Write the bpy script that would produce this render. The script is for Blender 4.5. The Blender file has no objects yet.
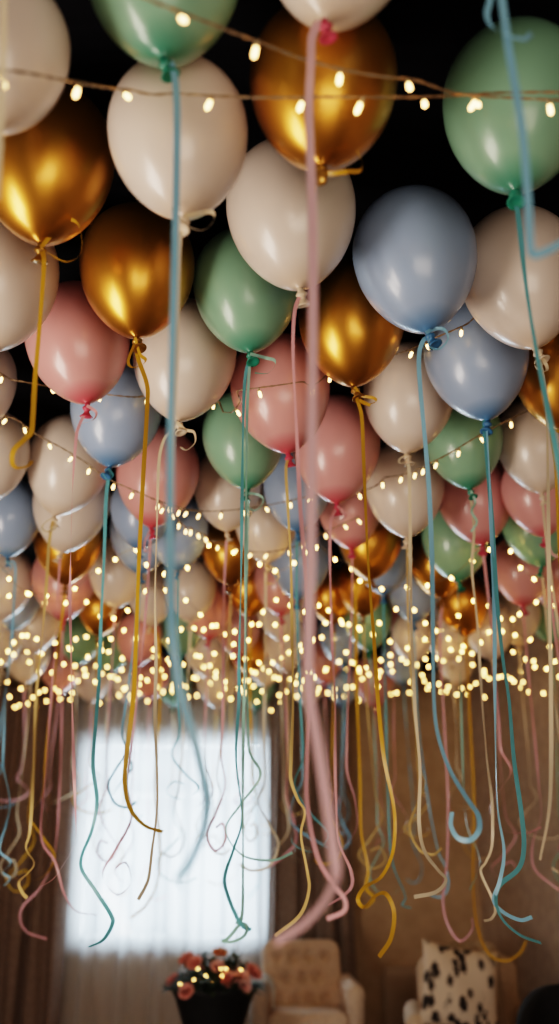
import bpy, bmesh, math, random
from mathutils import Vector, Matrix
random.seed(7)
SC = bpy.context.scene
COL = SC.collection
PI = math.pi

# ------------------------------------------------------------------ camera
PITCH = math.radians(20.2); FPX = 1000.0; CAMZ = 1.3; CEIL = 2.955
RT = Vector((1, 0, 0)); UP = Vector((0, -math.sin(PITCH), math.cos(PITCH))); FW = Vector((0, math.cos(PITCH), math.sin(PITCH)))
cam = bpy.data.cameras.new('camera'); camo = bpy.data.objects.new('camera', cam); COL.objects.link(camo)
camo.location = (0, 0, CAMZ); camo.rotation_euler = (PI/2 + PITCH, 0, 0)
cam.sensor_fit = 'VERTICAL'; cam.sensor_height = 36.0; cam.lens = 36.0*FPX/1024; cam.clip_end = 60
cam.dof.use_dof = True; cam.dof.focus_distance = 2.55; cam.dof.aperture_fstop = 1.45
SC.camera = camo
SC.view_settings.view_transform = 'Filmic'
SC.view_settings.look = 'High Contrast'
SC.view_settings.exposure = 0.85

def at(px, py, Y):
    """world point on the vertical plane y = Y seen at photo pixel (px, py)"""
    d = RT*((px-279.5)/FPX) + UP*((512-py)/FPX) + FW
    p = d*(Y/d.y)
    return Vector((p.x, p.y, p.z+CAMZ))

# ------------------------------------------------------------------ helpers
def mat(name, col, rough=.5, metal=0, **kw):
    m = bpy.data.materials.new(name); m.use_nodes = True
    b = m.node_tree.nodes['Principled BSDF']
    b.inputs['Base Color'].default_value = (*col, 1); b.inputs['Roughness'].default_value = rough; b.inputs['Metallic'].default_value = metal
    for k, v in kw.items():
        n = k.replace('_', ' ').title().replace('Ior', 'IOR')
        if n in b.inputs: b.inputs[n].default_value = v
    return m

def noise_col(m, c1, c2, scale, coord='Object', stretch=(1, 1, 1), bump=0, detail=4, lo=.35, hi=.65):
    """noise mix of two colours, with optional bump, on the Principled of m"""
    nt = m.node_tree; b = nt.nodes['Principled BSDF']
    tc = nt.nodes.new('ShaderNodeTexCoord'); mp = nt.nodes.new('ShaderNodeMapping'); mp.inputs['Scale'].default_value = stretch
    nz = nt.nodes.new('ShaderNodeTexNoise'); nz.inputs['Scale'].default_value = scale; nz.inputs['Detail'].default_value = detail
    rp = nt.nodes.new('ShaderNodeValToRGB'); rp.color_ramp.elements[0].position = lo; rp.color_ramp.elements[1].position = hi
    rp.color_ramp.elements[0].color = (*c1, 1); rp.color_ramp.elements[1].color = (*c2, 1)
    nt.links.new(tc.outputs[coord], mp.inputs[0]); nt.links.new(mp.outputs[0], nz.inputs['Vector'])
    nt.links.new(nz.outputs['Fac'], rp.inputs[0]); nt.links.new(rp.outputs[0], b.inputs['Base Color'])
    if bump:
        bp = nt.nodes.new('ShaderNodeBump'); bp.inputs['Strength'].default_value = bump; bp.inputs['Distance'].default_value = .01
        nt.links.new(nz.outputs['Fac'], bp.inputs['Height']); nt.links.new(bp.outputs[0], b.inputs['Normal'])
    return m

def mesh_obj(name, me, m=None, parent=None, loc=None):
    o = bpy.data.objects.new(name, me); COL.objects.link(o)
    if m is not None and not me.materials: me.materials.append(m)
    if parent: o.parent = parent
    if loc is not None: o.location = loc
    return o

def bm_mesh(bm, name, smooth=True):
    bmesh.ops.recalc_face_normals(bm, faces=bm.faces)
    me = bpy.data.meshes.new(name); bm.to_mesh(me); bm.free()
    if smooth:
        for p in me.polygons: p.use_smooth = True
    return me

def obj(name, bm, m, parent=None, smooth=True, loc=None):
    return mesh_obj(name, bm_mesh(bm, name, smooth), m, parent, loc)

def thing(name, label, cat, loc=(0, 0, 0), group=None, rotz=0):
    o = bpy.data.objects.new(name, None); COL.objects.link(o); o.location = loc; o.rotation_euler = (0, 0, rotz)
    o.empty_display_size = .05
    return tag(o, label, cat, group)

def tag(o, label, cat, group=None):
    o['label'] = label; o['category'] = cat
    if group: o['group'] = group
    return o

def struct(name, bm, m, smooth=False):
    o = obj(name, bm, m, None, smooth); o['kind'] = 'structure'; return o

def box(bm, lo, hi, bev=0, seg=3):
    r = bmesh.ops.create_cube(bm, size=1)
    c = [(a+b)/2 for a, b in zip(lo, hi)]; s = [b-a for a, b in zip(lo, hi)]
    for v in r['verts']: v.co = Vector((c[0]+v.co.x*s[0], c[1]+v.co.y*s[1], c[2]+v.co.z*s[2]))
    if bev:
        ed = list({e for v in r['verts'] for e in v.link_edges})
        bmesh.ops.bevel(bm, geom=ed, offset=bev, segments=seg, profile=.5, affect='EDGES')
    return bm

def lathe(bm, prof, n=32, M=None):
    """prof: list of (r, z); r = 0 makes a pole"""
    rings = []
    for r, z in prof:
        if r < 1e-6: rings.append([bm.verts.new((0, 0, z))])
        else: rings.append([bm.verts.new((r*math.cos(2*PI*k/n), r*math.sin(2*PI*k/n), z)) for k in range(n)])
    for a, b in zip(rings, rings[1:]):
        for k in range(n):
            k2 = (k+1) % n
            f = [a[k % len(a)], a[k2 % len(a)], b[k2 % len(b)], b[k % len(b)]]
            u = []
            for v in f:
                if v not in u: u.append(v)
            if len(u) > 2: bm.faces.new(u)
    if M is not None:
        for R in rings:
            for v in R: v.co = M @ v.co
    return bm

def spline(pts, per=10):
    """Catmull-Rom through pts"""
    P = [Vector(p) for p in pts]
    P = [P[0]*2-P[1]] + P + [P[-1]*2-P[-2]]
    out = []
    for i in range(1, len(P)-2):
        a, b, c, d = P[i-1:i+3]
        for k in range(per):
            t = k/per
            out.append(.5*((2*b) + (c-a)*t + (2*a-5*b+4*c-d)*t*t + (3*b-a-3*c+d)*t**3))
    out.append(P[-2]); return out

def frames(pts):
    T = []
    for i in range(len(pts)):
        t = pts[min(i+1, len(pts)-1)]-pts[max(i-1, 0)]
        T.append(t.normalized() if t.length > 1e-9 else Vector((0, 0, -1)))
    n = T[0].cross(Vector((0, 1, 0)))
    n = n.normalized() if n.length > .05 else Vector((1, 0, 0))
    N = []
    for t in T:
        n = n - t*n.dot(t)
        if n.length < 1e-6: n = Vector((1, 0, 0))-t*t.x
        n.normalize(); N.append(n.copy())
    return T, N

def tube(bm, pts, r, n=6, taper=None):
    T, N = frames(pts); prev = None
    for i, p in enumerate(pts):
        rr = r if taper is None else r*taper(i/(len(pts)-1))
        B = T[i].cross(N[i])
        ring = [bm.verts.new(p + (N[i]*math.cos(2*PI*k/n)+B*math.sin(2*PI*k/n))*rr) for k in range(n)]
        if prev:
            for k in range(n): bm.faces.new((prev[k], prev[(k+1) % n], ring[(k+1) % n], ring[k]))
        else: bm.faces.new(ring[::-1])
        prev = ring
    bm.faces.new(prev)
    return bm

def strip(bm, pts, w, phi0=0, amp=.6, freq=2.0, ph=0):
    """a flat ribbon along pts that slowly twists"""
    T, N = frames(pts); prev = None; L = 0
    for i, p in enumerate(pts):
        if i: L += (p-pts[i-1]).length
        a = phi0 + amp*math.sin(2*PI*(L*freq)+ph)*min(1, L*4)
        d = Matrix.Rotation(a, 3, T[i]) @ N[i]
        q = T[i].cross(d)
        u, v, c = bm.verts.new(p-d*w/2), bm.verts.new(p+d*w/2), bm.verts.new(p+q*w*.03)
        if prev: bm.faces.new((prev[0], prev[2], c, u)); bm.faces.new((prev[2], prev[1], v, c))
        prev = (u, v, c)
    return bm

def grid_surface(bm, nu, nv, fn, close_u=False):
    V = [[bm.verts.new(fn(i/(nu-1) if not close_u else i/nu, j/(nv-1))) for j in range(nv)] for i in range(nu)]
    for i in range(nu if close_u else nu-1):
        for j in range(nv-1):
            i2 = (i+1) % nu
            bm.faces.new((V[i][j], V[i2][j], V[i2][j+1], V[i][j+1]))
    return bm
# ------------------------------------------------------------------ materials
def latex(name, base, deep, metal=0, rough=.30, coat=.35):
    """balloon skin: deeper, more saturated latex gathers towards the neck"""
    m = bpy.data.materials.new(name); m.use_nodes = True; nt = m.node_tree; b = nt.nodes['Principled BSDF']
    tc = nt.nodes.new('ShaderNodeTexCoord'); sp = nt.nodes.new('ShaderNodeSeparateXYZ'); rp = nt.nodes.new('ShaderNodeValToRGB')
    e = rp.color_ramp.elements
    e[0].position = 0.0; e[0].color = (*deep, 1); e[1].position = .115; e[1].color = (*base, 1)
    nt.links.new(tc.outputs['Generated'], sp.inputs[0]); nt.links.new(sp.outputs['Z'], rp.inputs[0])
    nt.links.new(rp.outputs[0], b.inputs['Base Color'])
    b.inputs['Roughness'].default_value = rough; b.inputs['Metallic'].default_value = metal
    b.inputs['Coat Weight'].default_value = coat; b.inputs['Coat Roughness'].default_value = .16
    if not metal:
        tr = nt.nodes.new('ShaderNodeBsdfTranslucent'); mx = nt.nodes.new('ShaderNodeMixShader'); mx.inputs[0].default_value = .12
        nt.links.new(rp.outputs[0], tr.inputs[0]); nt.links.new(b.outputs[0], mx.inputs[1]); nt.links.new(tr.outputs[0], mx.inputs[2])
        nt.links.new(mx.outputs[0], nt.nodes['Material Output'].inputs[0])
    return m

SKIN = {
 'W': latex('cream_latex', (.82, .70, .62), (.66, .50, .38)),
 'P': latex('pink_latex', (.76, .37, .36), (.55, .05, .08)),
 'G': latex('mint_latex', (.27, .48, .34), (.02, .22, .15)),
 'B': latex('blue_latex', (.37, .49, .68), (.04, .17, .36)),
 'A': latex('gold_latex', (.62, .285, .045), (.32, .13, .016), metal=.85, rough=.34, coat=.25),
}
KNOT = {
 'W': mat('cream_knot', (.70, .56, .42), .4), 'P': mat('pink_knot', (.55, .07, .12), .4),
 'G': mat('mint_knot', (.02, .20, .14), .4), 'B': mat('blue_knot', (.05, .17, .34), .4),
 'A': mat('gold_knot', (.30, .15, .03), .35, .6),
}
def ribbon_mat(name, c):
    m = mat(name, c, .35); nt = m.node_tree; b = nt.nodes['Principled BSDF']
    tr = nt.nodes.new('ShaderNodeBsdfTranslucent'); tr.inputs[0].default_value = (*c, 1)
    mx = nt.nodes.new('ShaderNodeMixShader'); mx.inputs[0].default_value = .4
    nt.links.new(b.outputs[0], mx.inputs[1]); nt.links.new(tr.outputs[0], mx.inputs[2]); nt.links.new(mx.outputs[0], nt.nodes['Material Output'].inputs[0])
    return m
RIB = {'sky': ribbon_mat('sky_blue_ribbon', (.28, .55, .70)), 'teal': ribbon_mat('teal_ribbon', (.16, .46, .50)),
       'gold': ribbon_mat('gold_ribbon', (.66, .36, .03)), 'cream': ribbon_mat('cream_ribbon', (.80, .66, .46)),
       'pink': ribbon_mat('pink_ribbon', (.78, .40, .42)), 'rose': ribbon_mat('rose_ribbon', (.72, .34, .35)),
       'blush': ribbon_mat('blush_ribbon', (.84, .53, .56)), 'mint': ribbon_mat('mint_ribbon', (.36, .60, .50)), 'straw': ribbon_mat('straw_ribbon', (.72, .50, .20))}

# ------------------------------------------------------------------ room shell
plaster = noise_col(mat('warm_plaster', (.3, .2, .13), .85), (.47, .34, .225), (.54, .395, .27), 9, bump=.12)
plaster_r = noise_col(mat('rough_grey_brown_plaster', (.3, .2, .13), .85), (.40, .305, .235), (.48, .37, .29), 14, bump=.25)
dark = noise_col(mat('black_painted_boards', (.005, .005, .007), 1, specular_ior_level=.1), (.0022, .0022, .0036), (.004, .004, .006), 3, stretch=(1, 12, 1))
dark.node_tree.nodes['Principled BSDF'].inputs['Specular IOR Level'].default_value = .12
wood = noise_col(mat('floor_boards', (.12, .07, .04), .5), (.09, .05, .03), (.16, .09, .05), 5, stretch=(14, 1, 1))
trimw = mat('painted_trim', (.55, .48, .42), .5)

b = bmesh.new(); box(b, (-2.75, -1.5, -.1), (4.6, 8.7, 0)); struct('floor', b, wood)
b = bmesh.new(); box(b, (-2.75, -1.5, CEIL), (4.6, 8.7, CEIL+.1)); ceiling = struct('ceiling', b, dark)
# board joints on the ceiling
YB = 8.4
w0, w1 = at(84, 738, YB), at(268, 945, YB)
WX0, WX1, WZ0, WZ1 = w0.x, w1.x, w1.z, w0.z
XC = at(478, 860, YB).x
b = bmesh.new()
box(b, (-2.75, YB, 0), (WX0, YB+.25, CEIL)); box(b, (WX1, YB, 0), (XC+.1, YB+.25, CEIL))
box(b, (WX0, YB, 0), (WX1, YB+.25, WZ0)); box(b, (WX0, YB, WZ1), (WX1, YB+.25, CEIL))
struct('wall_back', b, plaster)
b = bmesh.new(); box(b, (-2.75, -1.5, 0), (-2.62, YB, CEIL)); struct('wall_left', b, plaster)
b = bmesh.new(); box(b, (0, -9.8, 0), (.12, 0, CEIL))
bmesh.ops.rotate(b, verts=b.verts, cent=(0, 0, 0), matrix=Matrix.Rotation(math.radians(12), 3, 'Z'))
bmesh.ops.translate(b, verts=b.verts, vec=(XC, YB, 0)); struct('wall_right', b, plaster_r)
b = bmesh.new(); box(b, (-2.62, YB-.02, 0), (XC-.02, YB, .1), .004, 1); struct('baseboard_back', b, trimw)
# window
b = bmesh.new(); fw = .06; fy0, fy1 = YB+.08, YB+.16
box(b, (WX0, fy0, WZ0), (WX0+fw, fy1, WZ1)); box(b, (WX1-fw, fy0, WZ0), (WX1, fy1, WZ1))
box(b, (WX0+fw, fy0, WZ0), (WX1-fw, fy1, WZ0+fw)); box(b, (WX0+fw, fy0, WZ1-fw), (WX1-fw, fy1, WZ1))
mx_ = (WX0+WX1)/2
box(b, (mx_-.03, fy0, WZ0+fw), (mx_+.03, fy1, WZ1-fw)); box(b, (WX0+fw, fy0+.01, WZ1-.46), (mx_-.03, fy1-.01, WZ1-.42)); box(b, (mx_+.03, fy0+.01, WZ1-.46), (WX1-fw, fy1-.01, WZ1-.42))
win = struct('window_1', b, mat('white_window_paint', (.75, .75, .74), .4))
glass = bpy.data.materials.new('window_glass'); glass.use_nodes = True; nt = glass.node_tree; nt.nodes.clear()
o_ = nt.nodes.new('ShaderNodeOutputMaterial'); t_ = nt.nodes.new('ShaderNodeBsdfTransparent'); g_ = nt.nodes.new('ShaderNodeBsdfGlossy'); m_ = nt.nodes.new('ShaderNodeMixShader')
g_.inputs['Roughness'].default_value = .02; m_.inputs[0].default_value = .06; t_.inputs[0].default_value = (.95, .98, 1, 1)
nt.links.new(t_.outputs[0], m_.inputs[1]); nt.links.new(g_.outputs[0], m_.inputs[2]); nt.links.new(m_.outputs[0], o_.inputs[0])
b = bmesh.new(); box(b, (WX0+.03, YB+.115, WZ0+.03), (mx_, YB+.121, WZ1-.03)); obj('pane', b, glass, win, False)
b = bmesh.new(); box(b, (mx_, YB+.115, WZ0+.03), (WX1-.03, YB+.121, WZ1-.03)); obj('pane', b, glass, win, False)
b = bmesh.new(); box(b, (WX0-.06, YB-.02, WZ0-.05), (WX1+.06, YB+.1, WZ0), .008, 2); o = obj('window_sill', b, trimw, win, False)

# ------------------------------------------------------------------ curtains
def curtain_bm(x0, x1, y, z0, z1, nf, amp, seed, flare=.0, om=.0):
    r = random.Random(seed); bm = bmesh.new()
    ph = [r.uniform(0, 6.28) for _ in range(4)]
    n = int(nf*18)+1
    def f(u, v):
        x = x0 + (x1-x0)*u; z = z1 + (z0-z1)*v
        k = .55+.45*v
        yy = amp*k*math.sin(2*PI*nf*u+ph[0]+.25*math.sin(3*v+ph[1])) + amp*.5*k*math.sin(2*PI*nf*.47*u+ph[2]) + amp*.25*math.sin(2*PI*nf*1.9*u+ph[3])
        return Vector((x + om*math.cos(2*PI*nf*u+ph[0]) + flare*(u-.5)*v + .015*math.sin(2*PI*nf*u*.5+4*v), y+yy, z))
    return grid_surface(bm, n, 24, f)
drape_m = noise_col(mat('brown_drape_cloth', (.1, .06, .04), .9), (.23, .165, .135), (.30, .22, .18), 40, bump=.1)
drape_r = noise_col(mat('taupe_drape_cloth', (.1, .06, .04), .9), (.23, .18, .155), (.30, .235, .205), 40, bump=.1)
sheer = bpy.data.materials.new('white_sheer_voile'); sheer.use_nodes = True; nt = sheer.node_tree; nt.nodes.clear()
o_ = nt.nodes.new('ShaderNodeOutputMaterial'); t_ = nt.nodes.new('ShaderNodeBsdfTransparent'); d_ = nt.nodes.new('ShaderNodeBsdfDiffuse'); l_ = nt.nodes.new('ShaderNodeBsdfTranslucent')
m1 = nt.nodes.new('ShaderNodeMixShader'); m2 = nt.nodes.new('ShaderNodeMixShader')
for n_ in (d_, l_): n_.inputs[0].default_value = (.82, .82, .84, 1)
m1.inputs[0].default_value = .62; m2.inputs[0].default_value = .62
nt.links.new(d_.outputs[0], m1.inputs[1]); nt.links.new(l_.outputs[0], m1.inputs[2]); nt.links.new(t_.outputs[0], m2.inputs[1]); nt.links.new(m1.outputs[0], m2.inputs[2]); nt.links.new(m2.outputs[0], o_.inputs[0])

ZR = 2.80
def curtain(name, label, x0, x1, y, nf, amp, m, seed, flare=0, om=0):
    t = thing(name, label, 'curtain', ((x0+x1)/2, y, .02))
    o = obj('curtain_cloth', curtain_bm(x0, x1, y, .02, ZR-.02, nf, amp, seed, flare, om), m, t); o.location = -Vector(t.location)
    b = bmesh.new()
    for k in range(int(nf)+1):
        x = x0+(x1-x0)*(k+.3)/(nf+.6)
        tube(b, [Vector((x+.022*math.cos(a), y, ZR+.005+.022*math.sin(a))) for a in [2*PI*i/14 for i in range(15)]], .003, 5)
    o = obj('curtain_rings', b, brass, t); o.location = -Vector(t.location)
    return t
brass = mat('dark_brass', (.25, .16, .07), .35, .9)
b = bmesh.new(); tube(b, [Vector((-2.55, 8.2, ZR+.005)), Vector((.62, 8.2, ZR+.005))], .012, 10)
t = thing('curtain_rod', 'dark brass curtain rod above the window, behind the far balloons', 'curtain rod', (-.9, 8.2, ZR))
o = obj('rod', b, brass, t); o.location = -Vector(t.location)
for x in (-2.55, .62):
    b = bmesh.new(); lathe(b, [(0, -.025), (.02, -.015), (.025, 0), (.02, .015), (0, .025)], 12); o = obj('finial', b, brass, t, loc=Vector((x, 8.2, ZR+.005))-Vector(t.location))
    b = bmesh.new(); tube(b, [Vector((x*.97, 8.2, ZR+.005)), Vector((x*.97, YB, ZR+.005))], .008, 8); o = obj('bracket', b, brass, t); o.location = -Vector(t.location)
XS0, XS1 = at(64, 860, 8.2).x, at(272, 860, 8.2).x
curtain('curtain', 'heavy brown drape hanging at the left edge, beside the white sheer', -2.5, XS0+.03, 8.16, 6, .045, drape_m, 3, .05)
curtain('sheer_curtain', 'white sheer curtain glowing in front of the bright window', XS0-.08, XS1+.06, 8.31, 13, .03, sheer, 5, 0, .024)
curtain('curtain', 'taupe drape right of the bright window, behind the tufted armchair', XS1-.03, at(352, 860, 8.2).x, 8.16, 5, .045, drape_r, 8, .04)

# ------------------------------------------------------------------ balloons
AS = 1.27; A_T = .53; A_B = .74
def balloon_profile(n=30):
    P = [(0, A_T)]
    for i in range(1, 14):
        a = PI/2*i/14; P.append((.5*math.sin(a), A_T*math.cos(a)))
    for i in range(0, 24):
        s = i/24.0; P.append((max(.5*(1-s**2.05)**.70, .03), -A_B*s))
    P.append((.026, -A_B)); P.append((.024, -A_B-.012)); P.append((0, -A_B-.012))
    return P
BODY = {}
def body_mesh(c):
    if c not in BODY:
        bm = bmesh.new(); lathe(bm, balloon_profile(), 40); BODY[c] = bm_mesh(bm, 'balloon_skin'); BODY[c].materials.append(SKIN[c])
    return BODY[c]
KM = {}
def knot_mesh(c):
    if c not in KM:
        bm = bmesh.new()
        lathe(bm, [(0, .004), (.008, .003), (.0068, -.004), (.011, -.008), (.0135, -.012), (.011, -.0165), (.007, -.019), (.0075, -.024), (.0125, -.031), (.0175, -.035), (.0185, -.0372), (.0168, -.0385), (.010, -.035), (.0, -.031)], 20,
              Matrix.Rotation(.35, 3, 'X'))
        KM[c] = bm_mesh(bm, 'knot'); KM[c].materials.append(KNOT[c])
    return KM[c]

DATA = [
('W', -0.464, 1.297, 2.582, 0.229),
('G', -0.198, 1.283, 2.741, 0.269),
('A', -0.507, 1.770, 2.745, 0.298),
('W', -0.190, 1.530, 2.608, 0.265),
('A', 0.082, 1.492, 2.695, 0.280),
('W', 0.096, 1.230, 2.752, 0.251),
('G', 0.480, 1.623, 2.762, 0.297),
('A', -0.366, 2.201, 2.762, 0.296),
('W', -0.710, 2.159, 2.713, 0.306),
('P', -0.574, 2.518, 2.735, 0.297),
('G', -0.087, 2.297, 2.769, 0.284),
('W', 0.029, 1.931, 2.736, 0.300),
('A', 0.203, 2.449, 2.760, 0.300),
('B', 0.332, 2.074, 2.709, 0.301),
('W', 0.617, 2.192, 2.737, 0.308),
('W', -0.280, 2.598, 2.724, 0.304),
('B', -0.533, 2.950, 2.729, 0.300),
('P', 0.005, 2.777, 2.708, 0.308),
('B', 0.576, 2.582, 2.722, 0.303),
('A', 0.868, 2.728, 2.751, 0.300),
('W', 0.419, 2.911, 2.761, 0.298),
('W', -0.976, 2.839, 2.774, 0.276),
('W', -1.038, 3.274, 2.710, 0.286),
('W', -0.788, 3.440, 2.748, 0.311),
('W', -0.861, 3.867, 2.748, 0.318),
('P', -0.465, 3.519, 2.736, 0.316),
('G', -0.123, 3.178, 2.732, 0.287),
('P', 0.200, 3.248, 2.729, 0.316),
('G', 0.650, 3.227, 2.747, 0.278),
('W', 0.928, 3.299, 2.767, 0.289),
('W', 0.483, 3.586, 2.710, 0.307),
('P', 0.801, 3.815, 2.755, 0.308),
('P', 0.999, 3.601, 2.696, 0.274),
('B', 0.071, 3.743, 2.771, 0.277),
('W', -0.209, 3.752, 2.774, 0.277),
('W', -0.059, 4.148, 2.770, 0.284),
('B', -1.168, 4.076, 2.772, 0.280),
('B', -0.560, 3.824, 2.708, 0.259),
('B', -0.616, 4.266, 2.762, 0.297),
('B', -0.435, 4.056, 2.693, 0.263),
('A', -0.953, 4.278, 2.725, 0.306),
('A', -0.229, 4.499, 2.769, 0.286),
('W', -0.792, 4.707, 2.719, 0.295),
('P', -1.080, 4.824, 2.702, 0.318),
('W', -1.404, 4.910, 2.716, 0.305),
('A', -1.408, 5.736, 2.778, 0.271),
('A', -0.994, 5.429, 2.733, 0.267),
('P', 0.299, 3.982, 2.773, 0.275),
('A', 0.416, 4.357, 2.761, 0.295),
('A', 0.782, 4.720, 2.768, 0.288),
('G', 0.788, 4.236, 2.721, 0.303),
('G', 1.126, 4.142, 2.759, 0.299),
('P', 1.185, 4.683, 2.721, 0.294),
('B', 0.502, 4.633, 2.756, 0.275),
('B', 0.714, 5.124, 2.755, 0.298),
('A', 0.987, 5.225, 2.697, 0.282),
('B', 0.099, 4.625, 2.744, 0.300),
('A', 0.281, 5.296, 2.760, 0.257),
('P', 0.008, 5.019, 2.753, 0.284),
('A', -0.164, 5.230, 2.784, 0.254),
('P', -0.389, 5.364, 2.705, 0.278),
('W', 0.009, 5.625, 2.766, 0.291),
('G', -1.292, 6.390, 2.774, 0.277),
('G', -1.149, 6.763, 2.782, 0.265),
('P', -1.567, 7.117, 2.727, 0.301),
('W', -1.688, 6.604, 2.712, 0.307),
('W', -1.412, 7.497, 2.727, 0.301),
('W', -1.785, 6.316, 2.760, 0.296),
('W', -1.365, 5.488, 2.652, 0.272),
('W', -0.687, 5.244, 2.756, 0.284),
('P', -0.779, 5.440, 2.551, 0.246),
('G', -0.564, 5.572, 2.647, 0.266),
('W', -0.489, 6.646, 2.754, 0.308),
('A', -0.202, 6.521, 2.747, 0.281),
('A', -0.346, 7.367, 2.771, 0.282),
('W', -0.446, 7.129, 2.619, 0.287),
('G', -0.842, 7.960, 2.767, 0.289),
('G', -0.178, 7.884, 2.737, 0.300),
('P', -0.967, 7.548, 2.752, 0.290),
('W', -1.173, 7.763, 2.762, 0.296),
('W', 0.042, 6.356, 2.737, 0.298),
('W', 0.223, 7.881, 2.760, 0.300),
('B', 0.401, 6.296, 2.762, 0.296),
('P', 0.319, 7.094, 2.775, 0.276),
('B', 0.495, 7.768, 2.732, 0.283),
('G', 0.491, 5.448, 2.662, 0.278),
('P', 0.655, 5.629, 2.793, 0.232),
('W', 0.742, 5.488, 2.569, 0.229),
('B', 0.871, 7.040, 2.768, 0.286),
('P', 0.701, 7.477, 2.694, 0.313),
('W', 0.959, 5.633, 2.640, 0.278),
('W', 1.159, 5.438, 2.606, 0.278),
('W', 1.361, 5.608, 2.728, 0.285),
('W', 1.256, 7.041, 2.768, 0.286),
('G', 1.589, 5.765, 2.777, 0.273),
('P', 1.407, 4.887, 2.757, 0.305),
('A', 0.432, 5.053, 2.744, 0.257),
('W', -0.469, 5.063, 2.727, 0.276),
('P', -0.258, 6.075, 2.768, 0.287),
('W', -0.104, 7.103, 2.767, 0.288),
None,
('B', -1.421, 5.222, 2.717, 0.273),
('B', 0.335, 1.092, 2.734, 0.255),
('W', -0.509, 1.054, 2.778, 0.251)
]
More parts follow.
